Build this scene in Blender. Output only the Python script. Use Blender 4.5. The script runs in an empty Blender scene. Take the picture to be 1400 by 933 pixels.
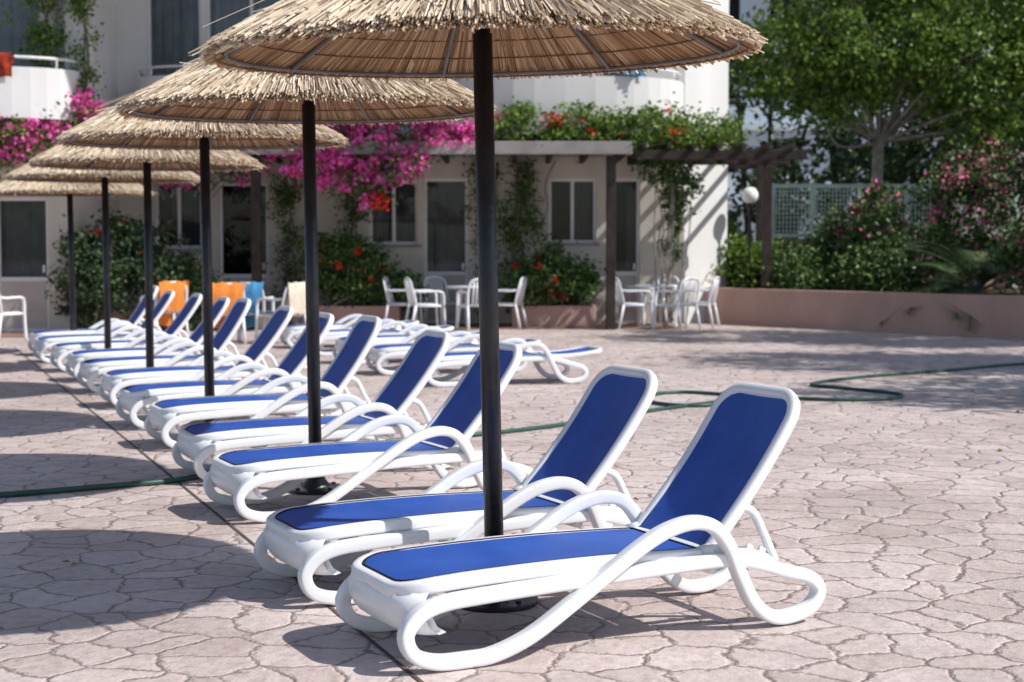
import bpy, math, random
import numpy as np
from mathutils import Vector, Matrix
random.seed(7); rng=np.random.default_rng(7)
SC=bpy.context.scene
COL=SC.collection
K=.843   # plan depth factor applied to site coordinates
HCAM=1.4; FPX=2100.

# ------------------------------------------------------------------ materials
def newmat(name):
    m=bpy.data.materials.new(name); m.use_nodes=True
    nt=m.node_tree; nt.nodes.clear()
    out=nt.nodes.new('ShaderNodeOutputMaterial'); b=nt.nodes.new('ShaderNodeBsdfPrincipled')
    nt.links.new(b.outputs[0],out.inputs[0]); return m,nt,b,out
def ramp(nt,stops):
    r=nt.nodes.new('ShaderNodeValToRGB')
    els=r.color_ramp.elements
    while len(els)<len(stops): els.new(0.5)
    for e,(p,c) in zip(els,stops):
        e.position=p; e.color=(*c,1) if len(c)==3 else c
    return r
def coords(nt,scale=(1,1,1)):
    tc=nt.nodes.new('ShaderNodeTexCoord'); mp=nt.nodes.new('ShaderNodeMapping')
    mp.inputs['Scale'].default_value=scale
    nt.links.new(tc.outputs['Object'],mp.inputs[0]); return mp.outputs[0]
def noisy(name,c1,c2,scale=4,rough=.7,bump=.0,bscale=60,spec=.3,detail=3,metal=0,streak=1):
    m,nt,b,o=newmat(name); v=coords(nt,(1,1,streak))
    n=nt.nodes.new('ShaderNodeTexNoise'); n.inputs['Scale'].default_value=scale; n.inputs['Detail'].default_value=detail
    nt.links.new(v,n.inputs[0]); r=ramp(nt,[(.3,c1),(.7,c2)]); nt.links.new(n.outputs[0],r.inputs[0])
    nt.links.new(r.outputs[0],b.inputs['Base Color']); b.inputs['Roughness'].default_value=rough
    b.inputs['Specular IOR Level'].default_value=spec; b.inputs['Metallic'].default_value=metal
    if bump:
        n2=nt.nodes.new('ShaderNodeTexNoise'); n2.inputs['Scale'].default_value=bscale; n2.inputs['Detail'].default_value=2
        nt.links.new(v,n2.inputs[0]); bp=nt.nodes.new('ShaderNodeBump'); bp.inputs['Strength'].default_value=bump; bp.inputs['Distance'].default_value=.01
        nt.links.new(n2.outputs[0],bp.inputs['Height']); nt.links.new(bp.outputs[0],b.inputs['Normal'])
    return m
def island(name,stops,rough=.6,trans=0.0,spec=.3):
    m,nt,b,o=newmat(name); g=nt.nodes.new('ShaderNodeNewGeometry')
    r=ramp(nt,stops); nt.links.new(g.outputs['Random Per Island'],r.inputs[0])
    nt.links.new(r.outputs[0],b.inputs['Base Color']); b.inputs['Roughness'].default_value=rough
    b.inputs['Specular IOR Level'].default_value=spec
    if trans:
        t=nt.nodes.new('ShaderNodeBsdfTranslucent'); nt.links.new(r.outputs[0],t.inputs[0])
        mx=nt.nodes.new('ShaderNodeMixShader'); mx.inputs[0].default_value=trans
        nt.links.new(b.outputs[0],mx.inputs[1]); nt.links.new(t.outputs[0],mx.inputs[2]); nt.links.new(mx.outputs[0],o.inputs[0])
    return m
def ground_mat():
    m,nt,b,o=newmat('stamped_concrete'); L=nt.links
    def noise(sc,det,ro,src):
        n=nt.nodes.new('ShaderNodeTexNoise'); n.noise_dimensions='2D'; n.inputs['Scale'].default_value=sc; n.inputs['Detail'].default_value=det; n.inputs['Roughness'].default_value=ro
        L.new(src,n.inputs['Vector']); return n
    tc=nt.nodes.new('ShaderNodeTexCoord'); ob=tc.outputs['Object']
    mp=nt.nodes.new('ShaderNodeMapping'); mp.inputs['Rotation'].default_value=(0,0,.35); L.new(ob,mp.inputs[0])
    nd=noise(2.0,5,.62,mp.outputs[0])
    vm=nt.nodes.new('ShaderNodeVectorMath'); vm.operation='MULTIPLY_ADD'; vm.inputs[1].default_value=(.26,.26,0)
    L.new(nd.outputs['Color'],vm.inputs[0]); L.new(mp.outputs[0],vm.inputs[2])
    ve=nt.nodes.new('ShaderNodeTexVoronoi'); ve.voronoi_dimensions='2D'; ve.feature='DISTANCE_TO_EDGE'; ve.inputs['Scale'].default_value=4.1; ve.inputs['Randomness'].default_value=.95
    vf=nt.nodes.new('ShaderNodeTexVoronoi'); vf.voronoi_dimensions='2D'; vf.inputs['Scale'].default_value=4.1; vf.inputs['Randomness'].default_value=.95
    L.new(vm.outputs[0],ve.inputs['Vector']); L.new(vm.outputs[0],vf.inputs['Vector'])
    nj=noise(6,2,.5,ob)
    sb=nt.nodes.new('ShaderNodeMath'); sb.operation='MULTIPLY_ADD'; sb.inputs[1].default_value=-.045; L.new(nj.outputs[0],sb.inputs[0]); L.new(ve.outputs['Distance'],sb.inputs[2])
    jw=nt.nodes.new('ShaderNodeMapRange'); jw.inputs['From Min'].default_value=-.018; jw.inputs['From Max'].default_value=.022
    L.new(sb.outputs[0],jw.inputs[0])
    sep=nt.nodes.new('ShaderNodeSeparateColor'); L.new(vf.outputs['Color'],sep.inputs[0])
    rc=ramp(nt,[(0,(.50,.415,.38)),(.35,(.565,.475,.44)),(.7,(.60,.515,.48)),(1,(.54,.46,.435))]); L.new(sep.outputs[0],rc.inputs[0])
    n1=noise(.8,6,.65,ob)
    r1=ramp(nt,[(.32,(.80,.77,.76)),(.6,(1.05,1.04,1.04))]); L.new(n1.outputs[0],r1.inputs[0])
    mx=nt.nodes.new('ShaderNodeMix'); mx.data_type='RGBA'; mx.blend_type='MULTIPLY'; mx.inputs[0].default_value=1
    L.new(rc.outputs[0],mx.inputs[6]); L.new(r1.outputs[0],mx.inputs[7])
    n3=noise(20,5,.68,ob)
    r3=ramp(nt,[(.3,(.76,.74,.73)),(.55,(1.04,1.04,1.04))]); L.new(n3.outputs[0],r3.inputs[0])
    mx3=nt.nodes.new('ShaderNodeMix'); mx3.data_type='RGBA'; mx3.blend_type='MULTIPLY'; mx3.inputs[0].default_value=.75
    L.new(mx.outputs[2],mx3.inputs[6]); L.new(r3.outputs[0],mx3.inputs[7])
    mj=nt.nodes.new('ShaderNodeMix'); mj.data_type='RGBA'; L.new(jw.outputs[0],mj.inputs[0]); mj.inputs[6].default_value=(.24,.185,.165,1)
    L.new(mx3.outputs[2],mj.inputs[7]); L.new(mj.outputs[2],b.inputs['Base Color'])
    b.inputs['Roughness'].default_value=.66; b.inputs['Specular IOR Level'].default_value=.3
    je=nt.nodes.new('ShaderNodeMapRange'); je.inputs['From Max'].default_value=.08; L.new(ve.outputs['Distance'],je.inputs[0])
    n4=noise(9,6,.65,ob)
    ad=nt.nodes.new('ShaderNodeMath'); ad.operation='MULTIPLY_ADD'; ad.inputs[1].default_value=1.5; L.new(n4.outputs[0],ad.inputs[0]); L.new(je.outputs[0],ad.inputs[2])
    bp=nt.nodes.new('ShaderNodeBump'); bp.inputs['Strength'].default_value=.75; bp.inputs['Distance'].default_value=.011
    L.new(ad.outputs[0],bp.inputs['Height']); L.new(bp.outputs[0],b.inputs['Normal'])
    return m
def blue_mat():
    m,nt,b,o=newmat('blue_mesh_fabric'); v=coords(nt); L=nt.links
    n2=nt.nodes.new('ShaderNodeTexNoise'); n2.inputs['Scale'].default_value=420; n2.inputs['Detail'].default_value=0; L.new(v,n2.inputs[0])
    n=nt.nodes.new('ShaderNodeTexNoise'); n.inputs['Scale'].default_value=4; n.inputs['Detail'].default_value=5; n.inputs['Roughness'].default_value=.6; L.new(v,n.inputs[0])
    r=ramp(nt,[(.3,(.019,.075,.35)),(.7,(.032,.108,.44))]); L.new(n.outputs[0],r.inputs[0]); L.new(r.outputs[0],b.inputs['Base Color'])
    bp=nt.nodes.new('ShaderNodeBump'); bp.inputs['Strength'].default_value=.3; bp.inputs['Distance'].default_value=.001; L.new(n2.outputs[0],bp.inputs['Height']); L.new(bp.outputs[0],b.inputs['Normal'])
    b.inputs['Roughness'].default_value=.5; b.inputs['Specular IOR Level'].default_value=.4
    return m
def glass_mat():
    m,nt,b,o=newmat('window_glass'); L=nt.links
    t=nt.nodes.new('ShaderNodeBsdfTransparent'); t.inputs[0].default_value=(.68,.72,.74,1)
    g=nt.nodes.new('ShaderNodeBsdfGlossy'); g.inputs['Roughness'].default_value=.03; g.inputs[0].default_value=(.8,.85,.9,1)
    fr=nt.nodes.new('ShaderNodeFresnel'); fr.inputs[0].default_value=1.5
    mx=nt.nodes.new('ShaderNodeMixShader'); L.new(fr.outputs[0],mx.inputs[0]); L.new(t.outputs[0],mx.inputs[1]); L.new(g.outputs[0],mx.inputs[2]); L.new(mx.outputs[0],o.inputs[0])
    return m
M={}
M['ground']=ground_mat(); M['blue']=blue_mat(); M['glass']=glass_mat()
M['white']=noisy('white_resin',(.75,.765,.785),(.82,.83,.845),3,.33,0,30,.5)
M['trim']=noisy('dark_piping',(.006,.007,.02),(.012,.013,.03),8,.6)
M['pole']=noisy('black_painted_metal',(.006,.007,.010),(.018,.02,.024),7,.36,.25,35,.5)
M['rib']=noisy('grey_metal_rib',(.12,.11,.10),(.22,.20,.18),9,.5)
M['straw']=island('straw',[(0,(.28,.205,.14)),(.2,(.50,.39,.27)),(.6,(.68,.555,.405)),(.85,(.80,.69,.54)),(1,(.42,.32,.22))],.5,.0,.35)
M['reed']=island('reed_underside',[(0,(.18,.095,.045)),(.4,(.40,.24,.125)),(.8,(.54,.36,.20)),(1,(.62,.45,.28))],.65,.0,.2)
M['light_block']=noisy('light_block_brown',(.14,.08,.04),(.28,.17,.09),40,.8)  # brown of the added light-blocking cone, shared by the binding wires
M['cream']=noisy('cream_render',(.58,.53,.46),(.67,.62,.55),1.6,.85,.25,50,.15,streak=.35)
M['wallw']=noisy('white_render',(.68,.675,.66),(.76,.755,.74),1.3,.85,.2,50,.15,streak=.35)
M['pink']=noisy('pink_render',(.52,.33,.27),(.62,.41,.34),1.6,.85,.3,40,.15,streak=.5)
M['terr']=noisy('terracotta_paving',(.22,.13,.10),(.32,.20,.16),3,.8,.3,30,.2)
M['frame']=noisy('white_window_frame',(.72,.72,.72),(.8,.8,.8),3,.45)
M['panel']=noisy('door_panel',(.48,.42,.38),(.56,.50,.46),3,.5)
M['curt']=noisy('grey_curtain',(.11,.12,.13),(.19,.20,.21),3,.9)
M['curtl']=noisy('pale_curtain',(.38,.39,.41),(.55,.56,.58),3,.9)
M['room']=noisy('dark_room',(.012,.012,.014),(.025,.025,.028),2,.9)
M['beam']=noisy('dark_stained_timber',(.022,.016,.013),(.055,.042,.034),5,.7,.4,30)
M['slab']=noisy('grey_roof_edge',(.26,.24,.225),(.36,.34,.32),3,.8)
M['gwall']=noisy('garden_wall_render',(.42,.38,.33),(.52,.47,.41),2,.85)
M['soil']=noisy('soil',(.05,.035,.02),(.10,.07,.045),6,.95,.6,20)
M['bark']=noisy('bark',(.15,.13,.105),(.34,.31,.27),7,.9,.7,18)
M['hose']=noisy('green_hose',(.018,.06,.048),(.035,.095,.078),5,.4)
M['fence']=noisy('pale_green_fence',(.52,.66,.60),(.64,.76,.70),5,.5)
M['lamp']=noisy('opal_globe',(.82,.82,.80),(.86,.86,.84),3,.25)
M['orange']=noisy('orange_towel',(.62,.17,.03),(.74,.26,.05),30,.9,.3,120)
M['towelb']=noisy('blue_towel',(.05,.22,.45),(.10,.34,.56),20,.9)
M['towelc']=noisy('cream_towel',(.55,.46,.35),(.66,.58,.47),20,.9)
M['towelk']=noisy('dark_patterned_towel',(.01,.01,.01),(.55,.06,.02),9,.9)
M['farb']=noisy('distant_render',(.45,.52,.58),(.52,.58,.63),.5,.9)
M['leafhi']=island('leaf_bright',[(0,(.05,.10,.018)),(.4,(.12,.21,.035)),(.8,(.19,.30,.05)),(1,(.27,.35,.08))],.4,.35)
M['leafmid']=island('leaf_mid',[(0,(.025,.055,.014)),(.5,(.065,.125,.03)),(1,(.13,.20,.05))],.42,.0)
M['leafdk']=island('leaf_dark',[(0,(.014,.032,.014)),(.5,(.036,.07,.026)),(1,(.075,.12,.04))],.5,0)
M['magenta']=island('bougainvillea_bract',[(0,(.50,.03,.22)),(.5,(.80,.09,.40)),(1,(.90,.26,.58))],.6,.2)
M['pinkfl']=island('pink_petal',[(0,(.6,.08,.2)),(1,(.85,.28,.42))],.6,.0)
M['red']=island('red_petal',[(0,(.5,.01,.01)),(1,(.8,.04,.02))],.5,0)
M['palm']=island('palm_leaf',[(0,(.04,.07,.025)),(1,(.13,.19,.08))],.5,0)
M['dry']=island('dry_leaf',[(0,(.12,.14,.03)),(.5,(.22,.15,.06)),(1,(.10,.17,.04))],.7)
M['joint']=noisy('expansion_joint',(.07,.055,.045),(.13,.10,.085),9,.9)

# ------------------------------------------------------------------ mesh builder
class MB:
    def __init__(s): s.v=[]; s.f=[]
    def add(s,vs,fs):
        o=len(s.v); s.v.extend([tuple(map(float,p)) for p in vs]); s.f.extend([tuple(i+o for i in f) for f in fs])
    def box(s,x0,x1,y0,y1,z0,z1):
        s.add([(x0,y0,z0),(x1,y0,z0),(x1,y1,z0),(x0,y1,z0),(x0,y0,z1),(x1,y0,z1),(x1,y1,z1),(x0,y1,z1)],[(0,3,2,1),(4,5,6,7),(0,1,5,4),(1,2,6,5),(2,3,7,6),(3,0,4,7)])
    def prism(s,poly,z0,z1):
        n=len(poly)
        s.add([(x,y,z0) for x,y in poly]+[(x,y,z1) for x,y in poly],
              [tuple(range(n-1,-1,-1)),tuple(range(n,2*n))]+[(i,(i+1)%n,n+(i+1)%n,n+i) for i in range(n)])
    def sweep(s,path,B,wn,wb,closed=False,n=12,p=2.8):
        P=np.array(path,float); N=len(P)
        if closed: T=np.roll(P,-1,0)-np.roll(P,1,0)
        else:
            T=np.zeros_like(P); T[1:-1]=P[2:]-P[:-2]; T[0]=P[1]-P[0]; T[-1]=P[-1]-P[-2]
        T/= np.linalg.norm(T,axis=1)[:,None]+1e-12
        Bv=np.tile(np.array(B,float),(N,1)); Nn=np.cross(T,Bv); Nn/=np.linalg.norm(Nn,axis=1)[:,None]+1e-12
        Bb=np.cross(Nn,T); wn=np.broadcast_to(np.asarray(wn,float),(N,)); wb=np.broadcast_to(np.asarray(wb,float),(N,))
        vs=[]
        for i in range(N):
            for k in range(n):
                a=2*math.pi*(k+.5)/n; c,q=math.cos(a),math.sin(a)
                ca=math.copysign(abs(c)**(2/p),c)*wn[i]/2; qa=math.copysign(abs(q)**(2/p),q)*wb[i]/2
                vs.append(P[i]+Nn[i]*ca+Bb[i]*qa)
        fs=[]; R=N if closed else N-1
        for i in range(R):
            j=(i+1)%N
            for k in range(n):
                k2=(k+1)%n; fs.append((i*n+k,j*n+k,j*n+k2,i*n+k2))
        if not closed:
            fs.append(tuple(range(n))); fs.append(tuple((N-1)*n+k for k in range(n-1,-1,-1)))
        s.add(vs,fs)
    def lathe(s,prof,n=20,c=(0,0,0)):
        vs=[]; 
        for r,z in prof:
            for k in range(n):
                a=2*math.pi*k/n; vs.append((c[0]+r*math.cos(a),c[1]+r*math.sin(a),c[2]+z))
        fs=[(i*n+k,i*n+(k+1)%n,(i+1)*n+(k+1)%n,(i+1)*n+k) for i in range(len(prof)-1) for k in range(n)]
        s.add(vs,fs)
    def mesh(s,name,mat,smooth=False,sc=None):
        v=s.v if sc is None else [(x*sc[0],y*sc[1],z*sc[2]) for x,y,z in s.v]
        me=bpy.data.meshes.new(name); me.from_pydata(v,[],s.f); me.materials.append(mat)
        if smooth: me.shade_smooth()
        me.update(); return me
def obj(name,me,parent=None,loc=(0,0,0),rot=(0,0,0),scale=None):
    o=bpy.data.objects.new(name,me); COL.objects.link(o); o.location=loc; o.rotation_euler=rot
    if scale: o.scale=scale
    if parent: o.parent=parent
    return o
def empty(name,loc=(0,0,0),rz=0,rot=None):
    o=bpy.data.objects.new(name,None); COL.objects.link(o); o.location=loc; o.rotation_euler=rot if rot else (0,0,rz); o.empty_display_size=.2; return o
def bevel(o,w=.008,seg=2):
    b=o.modifiers.new('bevel','BEVEL'); b.width=w; b.segments=seg; b.limit_method='ANGLE'; return o
def catmull(pts,closed=False,sub=6):
    P=[np.array(p,float) for p in pts]; n=len(P); out=[]
    rg=range(n) if closed else range(n-1)
    for i in rg:
        if closed: a,b,c,d=P[(i-1)%n],P[i],P[(i+1)%n],P[(i+2)%n]
        else: a,b,c,d=P[max(i-1,0)],P[i],P[i+1],P[min(i+2,n-1)]
        for k in range(sub):
            t=k/sub; out.append(.5*((2*b)+(-a+c)*t+(2*a-5*b+4*c-d)*t*t+(-a+3*b-3*c+d)*t**3))
    if not closed: out.append(P[-1])
    return out

# ------------------------------------------------------------------ sun lounger
def rrect(x0,x1,hw0,hw1,r0,r1,n=7,es=10):
    pts=[]
    def corner(cx,cy,r,a0):
        for k in range(n+1):
            a=a0+math.pi/2*k/n; pts.append((cx+r*math.cos(a),cy+r*math.sin(a)))
    corner(x1-r1, hw1-r1,r1,0); 
    for k in range(1,es): t=k/es; pts.append((x1-r1+(x0+r0-x1+r1)*t, hw1+(hw0-hw1)*t))
    corner(x0+r0, hw0-r0,r0,math.pi/2)
    corner(x0+r0,-hw0+r0,r0,math.pi)
    for k in range(1,es): t=k/es; pts.append((x0+r0+(x1-r1-x0-r0)*t, -(hw0+(hw1-hw0)*t)))
    corner(x1-r1,-hw1+r1,r1,-math.pi/2)
    return pts
def seat_z(x):
    z=.284+.012*math.sin(max(0,min(1,x/1.1))*math.pi)
    if x<.05: z-=.8*(x-.05)**2
    return z
LS=(.957,.94,1.0)
SIDE=[(1.2,.270,0),(.9,.266,0),(.5,.252,0),(.15,.238,0),(0,.226,0),(-.085,.195,0),(-.132,.135,0),(-.105,.068,0),(-.02,.034,0),(.1,.029,0),(.2,.036,.004),
      (.34,.085,.012),(.5,.18,.022),(.66,.28,.03),(.8,.362,.032),(.91,.408,.032),(1.02,.424,.03),(1.11,.400,.028),(1.18,.325,.024),(1.24,.21,.016),(1.31,.1,.008),
      (1.40,.040,.003),(1.50,.034,0),(1.59,.062,0),(1.625,.12,0),(1.575,.172,0),(1.46,.205,0),(1.33,.245,0)]
def lounger_meshes(tag,back_deg):
    fr=MB()
    for sgn in (-1,1):
        path=[(x,sgn*(.308+dy),z) for x,z,dy in SIDE]
        fr.sweep(catmull(path,True,5),(0,1,0),.052,.056,True,20,5.0)
    out=rrect(-.125,1.13,.262,.262,.12,.03)
    fr.sweep([(x,y,seat_z(x)) for x,y in out],(0,0,1),.052,.054,True,14,3.4)
    prof=[(-.146,.262),(-.164,.225),(-.162,.18),(-.140,.14),(-.105,.118)]
    ys=[-.285,-.265,-.22,-.12,0,.12,.22,.265,.285]
    dx=[.11,.062,.02,.004,0,.004,.02,.062,.11]
    vs=[];nf=len(prof)
    for y,d in zip(ys,dx):
        for (x,z) in prof: vs.append((x+d,y,z))
    for y,d in zip(ys,dx):
        for (x,z) in prof: vs.append((x+d+.03,y*.97,z+.004))
    ny=len(ys); fs=[]
    for i in range(ny-1):
        for k in range(nf-1):
            fs.append((i*nf+k,(i+1)*nf+k,(i+1)*nf+k+1,i*nf+k+1)); o=ny*nf
            fs.append((o+i*nf+k,o+i*nf+k+1,o+(i+1)*nf+k+1,o+(i+1)*nf+k))
        fs.append((i*nf+nf-1,(i+1)*nf+nf-1,ny*nf+(i+1)*nf+nf-1,ny*nf+i*nf+nf-1))
        fs.append((i*nf,ny*nf+i*nf,ny*nf+(i+1)*nf,(i+1)*nf))
    fr.add(vs,fs)
    for x,z,h in ((.12,.235,.035),(.6,.235,.035),(1.14,.24,.045),(1.44,.205,.035)):
        fr.sweep([(x,-.29,z),(x,-.1,z-.004),(x,.1,z-.004),(x,.29,z)],(0,0,1),.045,h,False,10)
    th=math.radians(back_deg); hx,hz=1.13,.288; BL=.715
    def bk(a,y,off=0):
        bow=.020*math.sin(a/BL*math.pi)
        return (hx+a*math.cos(th)-(off-bow)*math.sin(th), y, hz+a*math.sin(th)+(off-bow)*math.cos(th))
    bo=rrect(-.01,BL,.258,.256,.025,.115)
    nrm=(-math.sin(th),0,math.cos(th))
    fr.sweep([bk(a,y) for a,y in bo],nrm,.046,.046,True,14,3.4)
    for sgn in(-1,1):
        fr.sweep([(hx-.03,sgn*.265,.285),(hx+.05,sgn*.265,.30)],(0,0,1),.06,.07,False,10)
    if back_deg>20:
        p0=bk(.24,0,-.02)
        for sgn in (-1,1):
            fr.sweep(catmull([(p0[0]-.02,sgn*.235,p0[2]),(p0[0]+.05,sgn*.235,p0[2]-.03),(p0[0]+.10,sgn*.235,.34),(1.47,sgn*.235,.225)],False,5),(0,1,0),.034,.03,False,10,3)
            fr.sweep([(1.20,sgn*.235,.27),(1.34,sgn*.235,.268),(1.47,sgn*.235,.225)],(0,1,0),.045,.03,False,8)
            fr.sweep([(1.33,sgn*.235,.26),(1.35,sgn*.235,.30)],(0,1,0),.03,.026,False,8)
            fr.sweep([(1.39,sgn*.235,.245),(1.41,sgn*.235,.285)],(0,1,0),.03,.026,False,8)
        fr.sweep([(p0[0],-.235,p0[2]),(p0[0],.235,p0[2])],(0,0,1),.028,.028,False,8)
    mf=fr.mesh('lounger_frame_'+tag,M['white'],True,LS)
    sl=MB()
    def fill(fn,x0,x1,hw,r0,r1,nx=26,ny=12):
        vs=[]
        for i in range(nx+1):
            x=x0+(x1-x0)*i/nx; h=hw
            if x-x0<r0: h=hw-r0+math.sqrt(max(0,r0*r0-(r0-(x-x0))**2))
            if x1-x<r1: h=min(h,hw-r1+math.sqrt(max(0,r1*r1-(r1-(x1-x))**2)))
            for j in range(ny+1): vs.append(fn(x,-h+2*h*j/ny))
        sl.add(vs,[(i*(ny+1)+j,(i+1)*(ny+1)+j,(i+1)*(ny+1)+j+1,i*(ny+1)+j+1) for i in range(nx) for j in range(ny)])
    sag=lambda x,y,x0,x1: -.013*math.sin(math.pi*min(1,max(0,(x-x0)/(x1-x0))))*(1-(y/.25)**2)
    fill(lambda x,y:(x,y,seat_z(x)+.022+sag(x,y,-.13,1.1)),-.106,1.10,.245,.112,.02,40)
    fill(lambda a,y:bk(a,y,.012-.012*(1-(y/.22)**2)),.012,BL-.018,.240,.02,.10,28)
    ms=sl.mesh('lounger_sling_'+tag,M['blue'],True,LS)
    tr=MB()
    tr.sweep([(x,y,seat_z(x)+.0235) for x,y in rrect(-.108,1.10,.246,.246,.112,.02)],(0,0,1),.009,.008,True,6,2)
    tr.sweep([bk(a,y,.013) for a,y in rrect(.010,BL-.016,.241,.241,.02,.10)],nrm,.010,.010,True,6,2)
    mt=tr.mesh('lounger_piping_'+tag,M['trim'],True,LS)
    return mf,ms,mt
UP=lounger_meshes('raised',51); UP2=lounger_meshes('raised_b',55); FLAT=lounger_meshes('flat',4)
keep=set()
def lounger(A,deg,ms):
    """A = ground contact of the row-front rail at local x=0"""
    a=math.atan(K*math.tan(math.radians(deg))); ox=A[0]-.29*math.sin(a); oy=A[1]*K+.29*math.cos(a)
    e=empty('sun_lounger',(ox,oy,0),a); keep.add(e.name)
    for nm,m in zip(('frame','sling','piping'),ms): obj(nm,m,e)
    return e
for A,d,ms in [((-.235,5.95),31,UP),((-.69,7.06),30.5,UP),((-1.27,9.22),30.5,UP),((-1.74,10.75),28.5,UP),((-2.28,12.55),28,UP2),((-2.80,14.0),28.5,UP),
             ((-3.35,15.8),28,UP),((-3.93,17.45),29,UP2),((-4.42,18.95),28,UP),((-4.98,20.5),28,UP),((-5.6,22.1),28,UP),((-6.05,23.6),29,UP2)]:
    lounger(A,d,ms)
for A,d in [((-.72,18.3),20),((-1.35,20.0),19),((-1.9,21.9),21),((-2.45,23.6),19),((-3.0,25.4),20)]:
    lounger(A,d,FLAT)

# ------------------------------------------------------------------ straw parasol
R=1.04; ZR=2.175; HC=.53
def hz_(r): return ZR+HC*(1-np.power(np.clip(r/R,0,1.3),1.08))
def prisms(name,P0,P1,w0,w1,mat):
    n=len(P0); T=P1-P0; T/=np.linalg.norm(T,axis=1)[:,None]; U=np.tile([0,0,1.],(n,1)); S=np.cross(T,U); S/=np.linalg.norm(S,axis=1)[:,None]+1e-9; V=np.cross(S,T)
    ph=rng.uniform(0,2*np.pi,n); vs=np.zeros((n,6,3))
    for e,(P,w) in enumerate(((P0,w0),(P1,w1))):
        for k in range(3):
            a=ph+2*np.pi*k/3; vs[:,e*3+k]=P+(S*np.cos(a)[:,None]+V*np.sin(a)[:,None])*(w[:,None]/2)
    fs=[]
    for i in range(n):
        o=i*6
        fs+= [(o,o+1,o+4,o+3),(o+1,o+2,o+5,o+4),(o+2,o,o+3,o+5),(o+3,o+4,o+5)]
    me=bpy.data.meshes.new(name); me.from_pydata(vs.reshape(-1,3).tolist(),[],fs); me.materials.append(mat); me.update(); return me
def straw_layer(n,r0,r1,j,l0,l1,wid,aj=.05):
    ph=rng.uniform(0,2*np.pi,n); rr0=r0+rng.normal(0,j*2,n); rr1=r1+rng.normal(0,j,n); ph2=ph+rng.normal(0,aj,n)
    rr0=np.clip(rr0,.01,9); a=rng.uniform(0,1,n)
    z0=hz_(rr0)+l0*a; z1=hz_(rr1)+l1[0]+(l1[1]-l1[0])*rng.uniform(0,1,n)
    P0=np.stack([rr0*np.cos(ph),rr0*np.sin(ph),z0],1); P1=np.stack([rr1*np.cos(ph2),rr1*np.sin(ph2),z1],1)
    w=rng.uniform(.6,1.35,n)*wid
    return P0,P1,w
Ls=[]
Ls.append(straw_layer(3600,.60,R-.004,.011,.02,(-.016,.030),.0095,.018))
Ls.append(straw_layer(1700,.66,R-.006,.014,.035,(.010,.038),.009,.03))
for r1 in (.96,.86,.74,.62,.48,.34):
    Ls.append(straw_layer(int(1500*r1)+200,max(.02,r1-.42),r1,.05,.025,(.018,.045),.0085,.028/r1**.5))
Ls.append(straw_layer(60,.6,R+.035,.022,.03,(-.01,.05),.006,.08))
Ls.append(straw_layer(200,.02,.16,.02,.10,(.02,.10),.009,.5))
Ls.append(straw_layer(60,.3,.75,.15,.05,(.06,.11),.006,.35))
P0=np.concatenate([l[0] for l in Ls]);P1=np.concatenate([l[1] for l in Ls]);W=np.concatenate([l[2] for l in Ls])
STRAW=prisms('thatch',P0,P1,W,W*.8,M['straw'])
u0,u1,uw=straw_layer(2300,.05,R-.02,.010,0,(-.012,.006),.011,.02)
u0[:,2]-=.02
v0,v1,vw=straw_layer(1300,.55,R-.015,.012,0,(-.018,.0),.011,.03); v0[:,2]-=.018
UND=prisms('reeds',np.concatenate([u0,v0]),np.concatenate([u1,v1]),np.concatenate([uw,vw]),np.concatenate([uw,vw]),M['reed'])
blk=MB(); blk.lathe([(r,float(hz_(np.array(r)))+.012) for r in np.linspace(.01,R-.03,12)],64)  # solid cone added inside the canopy to stop light coming through the straws
BLOCK=blk.mesh('light_block',M['light_block'],True)
rb=MB()
for rr,w in ((R-.07,.016),):
    rb.sweep([(rr*math.cos(a),rr*math.sin(a),float(hz_(np.array(rr)))-.035) for a in np.linspace(0,2*math.pi,64,endpoint=False)],(0,0,1),w,w,True,8,2)
for k in range(8):
    a=k*math.pi/4+.2
    rb.sweep([(r*math.cos(a),r*math.sin(a),float(hz_(np.array(r)))-.035) for r in np.linspace(.03,R-.06,8)],(-math.sin(a),math.cos(a),0),.02,.016,False,6,3)
RIB=rb.mesh('ribs',M['rib'],True)
wr=MB()
for rr in (.3,.46,.62,.76,.88,1.01):
    wr.sweep([(rr*math.cos(a),rr*math.sin(a),float(hz_(np.array(rr)))-.024) for a in np.linspace(0,2*math.pi,56,endpoint=False)],(0,0,1),.007,.007,True,5,2)
WIR=wr.mesh('binding_wires',M['light_block'],True)
pl=MB(); pl.lathe([(.0001,.0),(.038,.0),(.038,2.22),(.030,2.22),(.030,2.67),(.0001,2.67)],24)
POLE=pl.mesh('pole',M['pole'],True)
bs=MB(); bs.lathe([(.0001,.002),(.17,.002),(.17,.016),(.16,.022),(.085,.03),(.055,.07),(.052,.14),(.038,.15)],28)
for k in range(4):
    a=k*math.pi/2+.78; bs.lathe([(.0001,.034),(.012,.034),(.012,.022)],8,(.13*math.cos(a),.13*math.sin(a),0))
BASE=bs.mesh('base_plate',M['pole'],False)
for i,(x,y,ln,rz,sc,fw) in enumerate([(-.065,7.12,-1.25,.0,.985,1.9),(-1.135,10.47,-.5,1.1,1,1.3),(-2.30,13.82,-.3,2.3,1.01,1.0),(-3.42,17.17,.1,3.0,1.0,.5),(-4.56,20.52,0,4.2,1.0,.5),(-5.75,23.87,-.3,5.0,.97,.8)]):
    e=empty('straw_parasol',(x,y*K,0),rot=(math.radians(fw),math.radians(ln),0)); keep.add(e.name)
    for nm,m in (('pole',POLE),('base_plate',BASE)): obj(nm,m,e)
    for nm,m in (('thatch',STRAW),('reeds',UND),('light_block',BLOCK),('ribs',RIB),('binding_wires',WIR)): obj(nm,m,e,rot=(0,0,rz),scale=(1,1,sc))

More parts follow.
